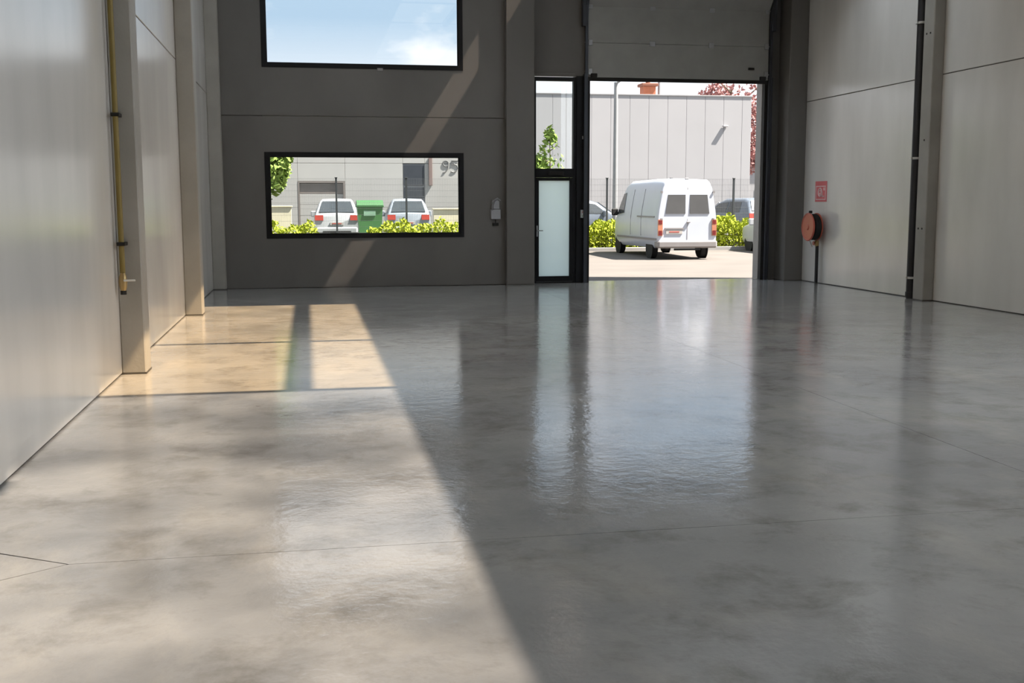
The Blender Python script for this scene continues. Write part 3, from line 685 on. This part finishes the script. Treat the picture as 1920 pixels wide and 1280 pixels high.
# ================================================================== outside: vehicles
def interp(P, x):
    if x <= P[0][0]: return P[0][1]
    for (a, va), (b, vb_) in zip(P[:-1], P[1:]):
        if x <= b: return va + (vb_-va)*(x-a)/(b-a)
    return P[-1][1]
class Vehicle:
    """x runs forward from the tail (0) to the nose, y to the left, z up"""
    def __init__(s, name, loc, heading, label, cat, paint, prof, zb, hw, nar, wheels, wr=.32):
        s.t = thing(name, loc, label, cat, None, heading, world=False)
        s.prof, s.hw, s.nar, s.zb, s.paint = prof, hw, nar, zb, paint
        m = MB(); xs_ = []
        for (a, _), (b, _) in zip(prof[:-1], prof[1:]):
            k = max(1, int((b-a)/.25)); xs_ += [a+(b-a)*i/k for i in range(k)]
        xs_.append(prof[-1][0]); rings = []
        T = [0, .06, .2, .4, .55, .7, .82, .91, .965, 1.0]
        for x in xs_:
            zt = interp(prof, x); zb_ = interp(zb, x); pts = []
            for tt in T:
                z = zb_ + (zt-zb_)*tt; k = {0: .93, 1.0: .90, .965: .97}.get(tt, 1.0)
                pts.append((x, interp(hw, z)*interp(nar, x)*k, z))
            ring = [(x, 0, zb_)] + pts + [(x, 0, zt+.025)] + [(p[0], -p[1], p[2]) for p in pts[::-1]]
            rings.append(m.verts(ring))
        nn = len(rings[0])
        for i in range(len(rings)-1):
            for k in range(nn): m.face([rings[i][k], rings[i][(k+1) % nn], rings[i+1][(k+1) % nn], rings[i+1][k]])
        m.face(rings[0][::-1]); m.face(rings[-1])
        s.body = m.build('body', paint, s.t, True)
        for (x, half) in wheels:
            for sg in (1, -1):
                MB().lathe([(-.01, wr*1.16), (.012, wr*1.16), (.012, wr*.5)], (x, sg*(half+.005), wr*1.02), 'y', 24).build('wheel_arch', M_rubber, s.t)
                y0 = sg*(half-.19); y1 = sg*(half+.018)
                w = MB().lathe([(y0, wr*.6), (y0, wr*.95), (y0+(y1-y0)*.15, wr), (y0+(y1-y0)*.85, wr), (y1, wr*.93), (y1, wr*.62), (y1-sg*.03, wr*.60)], (x, 0, wr), 'y', 28).build('wheel', M_tyre, s.t, True)
                sub(w, 'rim', M_rim, MB().lathe([(y1-sg*.035, .001), (y1-sg*.035, wr*.62), (y1-sg*.01, wr*.60), (y1-sg*.012, wr*.45), (y1-sg*.03, wr*.20), (y1-sg*.005, wr*.13), (y1-sg*.005, .001)], (x, 0, wr), 'y', 24), True)
    def side(s, name, mat, quad, sides=(1, -1), off=.008):
        """panel on the flank; quad = (x,z) corners in order"""
        for sg in sides:
            m = MB(); N = 5; V = [[None]*(N+1) for _ in range(N+1)]
            for i in range(N+1):
                for j in range(N+1):
                    u, v = i/N, j/N
                    x = (1-u)*(1-v)*quad[0][0]+u*(1-v)*quad[1][0]+u*v*quad[2][0]+(1-u)*v*quad[3][0]
                    z = (1-u)*(1-v)*quad[0][1]+u*(1-v)*quad[1][1]+u*v*quad[2][1]+(1-u)*v*quad[3][1]
                    V[i][j] = m.bm.verts.new((x, sg*(interp(s.hw, z)*interp(s.nar, x)+off), z))
            for i in range(N):
                for j in range(N): m.face([V[i][j], V[i+1][j], V[i+1][j+1], V[i][j+1]])
            o = m.build(name, mat, s.t); md = o.modifiers.new('thick', 'SOLIDIFY'); md.thickness = .014; md.offset = 0
    def end(s, name, mat, a, b, y0, y1, y2=None, y3=None, off=.012):
        """panel across the tail or nose between profile points a=(x,z) and b=(x,z); y range at a, and at b"""
        if y2 is None: y2, y3 = y0, y1
        d = Vector((b[0]-a[0], 0, b[1]-a[1])).normalized(); n_ = Vector((-d.z, 0, d.x)) if a[0] < 2 else Vector((d.z, 0, -d.x))
        if (a[0] < 2 and n_.x > 0) or (a[0] >= 2 and n_.x < 0): n_ = -n_
        A = [Vector((a[0], y0, a[1])), Vector((a[0], y1, a[1])), Vector((b[0], y3, b[1])), Vector((b[0], y2, b[1]))]
        m = MB(); v0 = m.verts([p+n_*off for p in A]); v1 = m.verts([p-n_*.02 for p in A])
        m.face(v0); m.face(v1[::-1])
        for i in range(4): m.face([v0[i], v0[(i+1) % 4], v1[(i+1) % 4], v1[i]])
        bmesh.ops.recalc_face_normals(m.bm, faces=m.bm.faces[:])
        return m.build(name, mat, s.t)
    def mirrors(s, x, z, half, mat):
        for sg in (1, -1):
            MB().box(x-.05, x+.07, sg*half-.02 if sg > 0 else sg*half-.20, sg*half+.20 if sg > 0 else sg*half+.02, z-.10, z+.14, .03).build('mirror', mat, s.t)

def heading(hx, hy): return math.atan2(hy, hx)

# ---- the white panel van
vh = heading(.03, .999)
van = Vehicle('panel_van', (11.57, 32.55, -.01), vh, 'white high roof panel van seen from behind outside the open gate', 'van', M_vanw,
    prof=[(0, 1.98), (.03, 2.36), (.12, 2.46), (1.2, 2.50), (4.08, 2.48), (4.43, 2.36), (5.13, 1.42), (5.33, 1.28), (5.78, 1.08), (5.96, .82), (6.0, .5)],
    zb=[(0, .50), (.5, .34), (5.6, .30), (6.0, .36)],
    hw=[(.3, .90), (.6, .955), (1.25, .955), (1.6, .91), (2.2, .80), (2.36, .76), (2.55, .66)],
    nar=[(0, .975), (.12, 1.0), (4.9, 1.0), (5.6, .95), (6.0, .80)],
    wheels=[(1.05, .90), (5.02, .90)], wr=.335)
for y0, y1, y2, y3 in ((.07, .70, .07, .63), (-.70, -.07, -.63, -.07)):
    van.end('rear_window', M_vglass, (0.0, 1.42), (0.012, 2.00), y0, y1, y2, y3, .016)
van.end('door_gap', M_bump, (0.0, .62), (0.02, 2.22), -.008, .008, off=.008)
for z in (.80, 1.25, 2.08):
    for sg in (1, -1): van.end('hinge', M_bump, (0.0, z-.03), (0.0, z+.03), sg*.83-.03, sg*.83+.03, off=.03)
for sg in (1, -1):
    y = sg*.865
    tl = van.end('tail_light', M_amber, (0, .74), (0, 1.24), y-.07, y+.075, off=.03)
    van.end('tail_lens', M_taild, (0, 1.10), (0, 1.22), y-.05, y+.055, off=.036)
    van.end('tail_lens', M_taild, (0, .76), (0, .90), y-.05, y+.055, off=.036)
bp_ = MB().box(-.10, .35, -.955, .955, .36, .60, .05).build('rear_bumper', M_bump, van.t)
MB().box(-.06, .02, -.42, .42, .29, .35, .01).build('tow_step', M_rubber, van.t)
pl = van.end('number_plate', M_plate, (0, .80), (0, .92), .16, .68, off=.02)
sub(pl, 'plate_characters', M_platered, MB().box(-.026, -.02, .26, .58, .845, .875))
van.end('plate_light', M_bump, (0, .94), (0, .985), .12, .72, off=.03)
MB().box(-.05, -.005, -.09, .03, 1.14, 1.18, .008).build('door_handle', M_bump, van.t)
van.side('cab_window', M_cglass, [(4.13, 1.42), (5.0, 1.36), (4.5, 2.06), (4.18, 2.10)])
van.side('sliding_rail', M_bump, [(.35, 1.30), (2.4, 1.30), (2.4, 1.34), (.35, 1.34)])
van.side('rub_strip', M_bump, [(.1, .60), (5.0, .58), (5.0, .64), (.1, .66)])
van.end('windscreen', M_cglass, (5.11, 1.46), (4.48, 2.30), -.80, .80, -.68, .68, off=.045)
van.mirrors(4.95, 1.42, .97, M_rubber)
MB().tube([(.12, -.05, 2.49), (.12, .05, 2.49)], .03, 8).build('roof_light', M_bump, van.t)
for x in (1.9, 3.2): van.side('body_seam', M_bump, [(x, .7), (x+.006, .7), (x+.006, 2.2), (x, 2.2)], off=.003)

# ---- generic parked cars
def car(name, loc, hd, label, paint, kind):
    if kind == 'suv':
        prof = [(0, 1.02), (.06, 1.10), (.42, 1.60), (.75, 1.67), (2.2, 1.66), (2.75, 1.50), (3.35, 1.06), (4.2, .92), (4.45, .70), (4.5, .5)]
        hwp = [(.25, .80), (.45, .90), (.95, .90), (1.1, .86), (1.62, .63), (1.75, .58)]; rw = ((.10, 1.14), (.40, 1.56)); L_ = 4.5; top = 1.56
        sw = [[(.75, 1.10), (1.75, 1.08), (1.75, 1.52), (.85, 1.52)], [(1.83, 1.08), (3.05, 1.07), (2.62, 1.45), (1.83, 1.51)]]
        ws = ((3.30, 1.10), (2.78, 1.48))
    else:
        prof = [(0, .98), (.05, 1.04), (.35, 1.08), (.95, 1.46), (1.3, 1.53), (2.3, 1.52), (2.75, 1.40), (3.4, 1.02), (4.2, .88), (4.4, .66), (4.45, .48)]
        hwp = [(.22, .80), (.42, .89), (.92, .89), (1.04, .85), (1.48, .60), (1.6, .55)]; rw = ((.40, 1.11), (.90, 1.43)); L_ = 4.45; top = 1.43
        sw = [[(.95, 1.06), (1.75, 1.04), (1.75, 1.42), (1.15, 1.40)], [(1.83, 1.04), (3.1, 1.03), (2.70, 1.36), (1.83, 1.42)]]
        ws = ((3.36, 1.05), (2.78, 1.38))
    v = Vehicle(name, loc, hd, label, 'car', paint, prof, [(0, .38), (.5, .24), (4.0, .22), (4.5, .34)], hwp,
                [(0, .93), (.25, 1), (3.7, 1), (4.3, .90), (4.5, .78)], [(.80, .84), (3.55, .84)], .315)
    v.end('rear_window', M_cglass, rw[0], rw[1], -.68, .68, -.55, .55, off=.045)
    v.end('windscreen', M_cglass, ws[0], ws[1], -.74, .74, -.60, .60, off=.045)
    for q in sw: v.side('side_window', M_cglass, q)
    for sg in (1, -1):
        v.end('tail_light', M_tail, (.0, .84), (.03, 1.04), min(sg*.52, sg*.84), max(sg*.52, sg*.84), off=.03)
        MB().box(L_-.22, L_-.05, min(sg*.48, sg*.76), max(sg*.48, sg*.76), .62, .76, .03).build('head_light', M_rim, v.t)
    pl_ = v.end('number_plate', M_plate, (.0, .66), (.0, .77), -.26, .26, off=.025)
    sub(pl_, 'plate_characters', M_platered, MB().box(-.031, -.025, -.18, .18, .70, .735))
    MB().box(-.06, .25, -.80, .80, .34, .58, .05).build('rear_bumper', paint, v.t)
    MB().box(-.065, -.03, -.55, .55, .34, .44, .01).build('bumper_insert', M_rubber, v.t)
    v.mirrors(2.95, 1.05, .90, paint)
    return v
car('parked_suv', (1.14, 43.6, .25), heading(.04, 1), 'white car with red tail lights left of the green container', M_carw, 'suv')
car('parked_car', (4.00, 44.2, .25), heading(.05, 1), 'silver white car parked right of the green container', M_carg, 'suv')
car('parked_car', (9.0, 44.6, .25), heading(1, .05), 'blue grey car behind the fence, left of the van', M_carb, 'suv')
car('parked_car', (18.9, 43.4, .25), heading(-.18, 1), 'blue grey car behind the fence, right of the van', M_carb, 'suv')
car('parked_car', (16.70, 34.40, -.01), heading(0, 1), 'white car at the right edge of the gate opening beside the hedge', M_carw, 'sedan')

# ---- green wheeled container
CX, CY = 2.36, 42.6
t = thing('waste_container', (CX, CY, .25), 'green wheeled waste container between the two parked cars', 'container')
m = MB(); lo = m.verts([(CX-.40, CY-.40, .42), (CX+.40, CY-.40, .42), (CX+.40, CY+.40, .42), (CX-.40, CY+.40, .42)]); hi = m.verts([(CX-.48, CY-.48, 1.62), (CX+.48, CY-.48, 1.62), (CX+.48, CY+.48, 1.62), (CX-.48, CY+.48, 1.62)])
m.face(lo[::-1]); m.face(hi)
for i in range(4): m.face([lo[i], lo[(i+1) % 4], hi[(i+1) % 4], hi[i]])
m.build('tub', M_green, t)
MB().box(CX-.52, CX+.52, CY-.52, CY+.52, 1.60, 1.68, .02).build('rim', M_greenlid, t)
MB().prism([(CY-.52, 1.68), (CY+.52, 1.68), (CY+.4, 1.82), (CY-.1, 1.87), (CY-.42, 1.80)], 'x', CX-.50, CX+.50).build('lid', M_greenlid, t)
MB().box(CX-.25, CX+.2, CY-.485, CY-.43, 1.28, 1.48, .006).build('sticker', M_sticker, t)
for x in (CX-.32, CX+.32):
    for y in (CY-.28, CY+.28):
        MB().lathe([(-.03, .07), (-.03, .10), (.03, .10), (.03, .07)], (x, y, .35), 'x', 16).build('castor', M_rubber, t)
for o in bpy.data.objects:
    if o.get('_world') is not None: del o['_world']
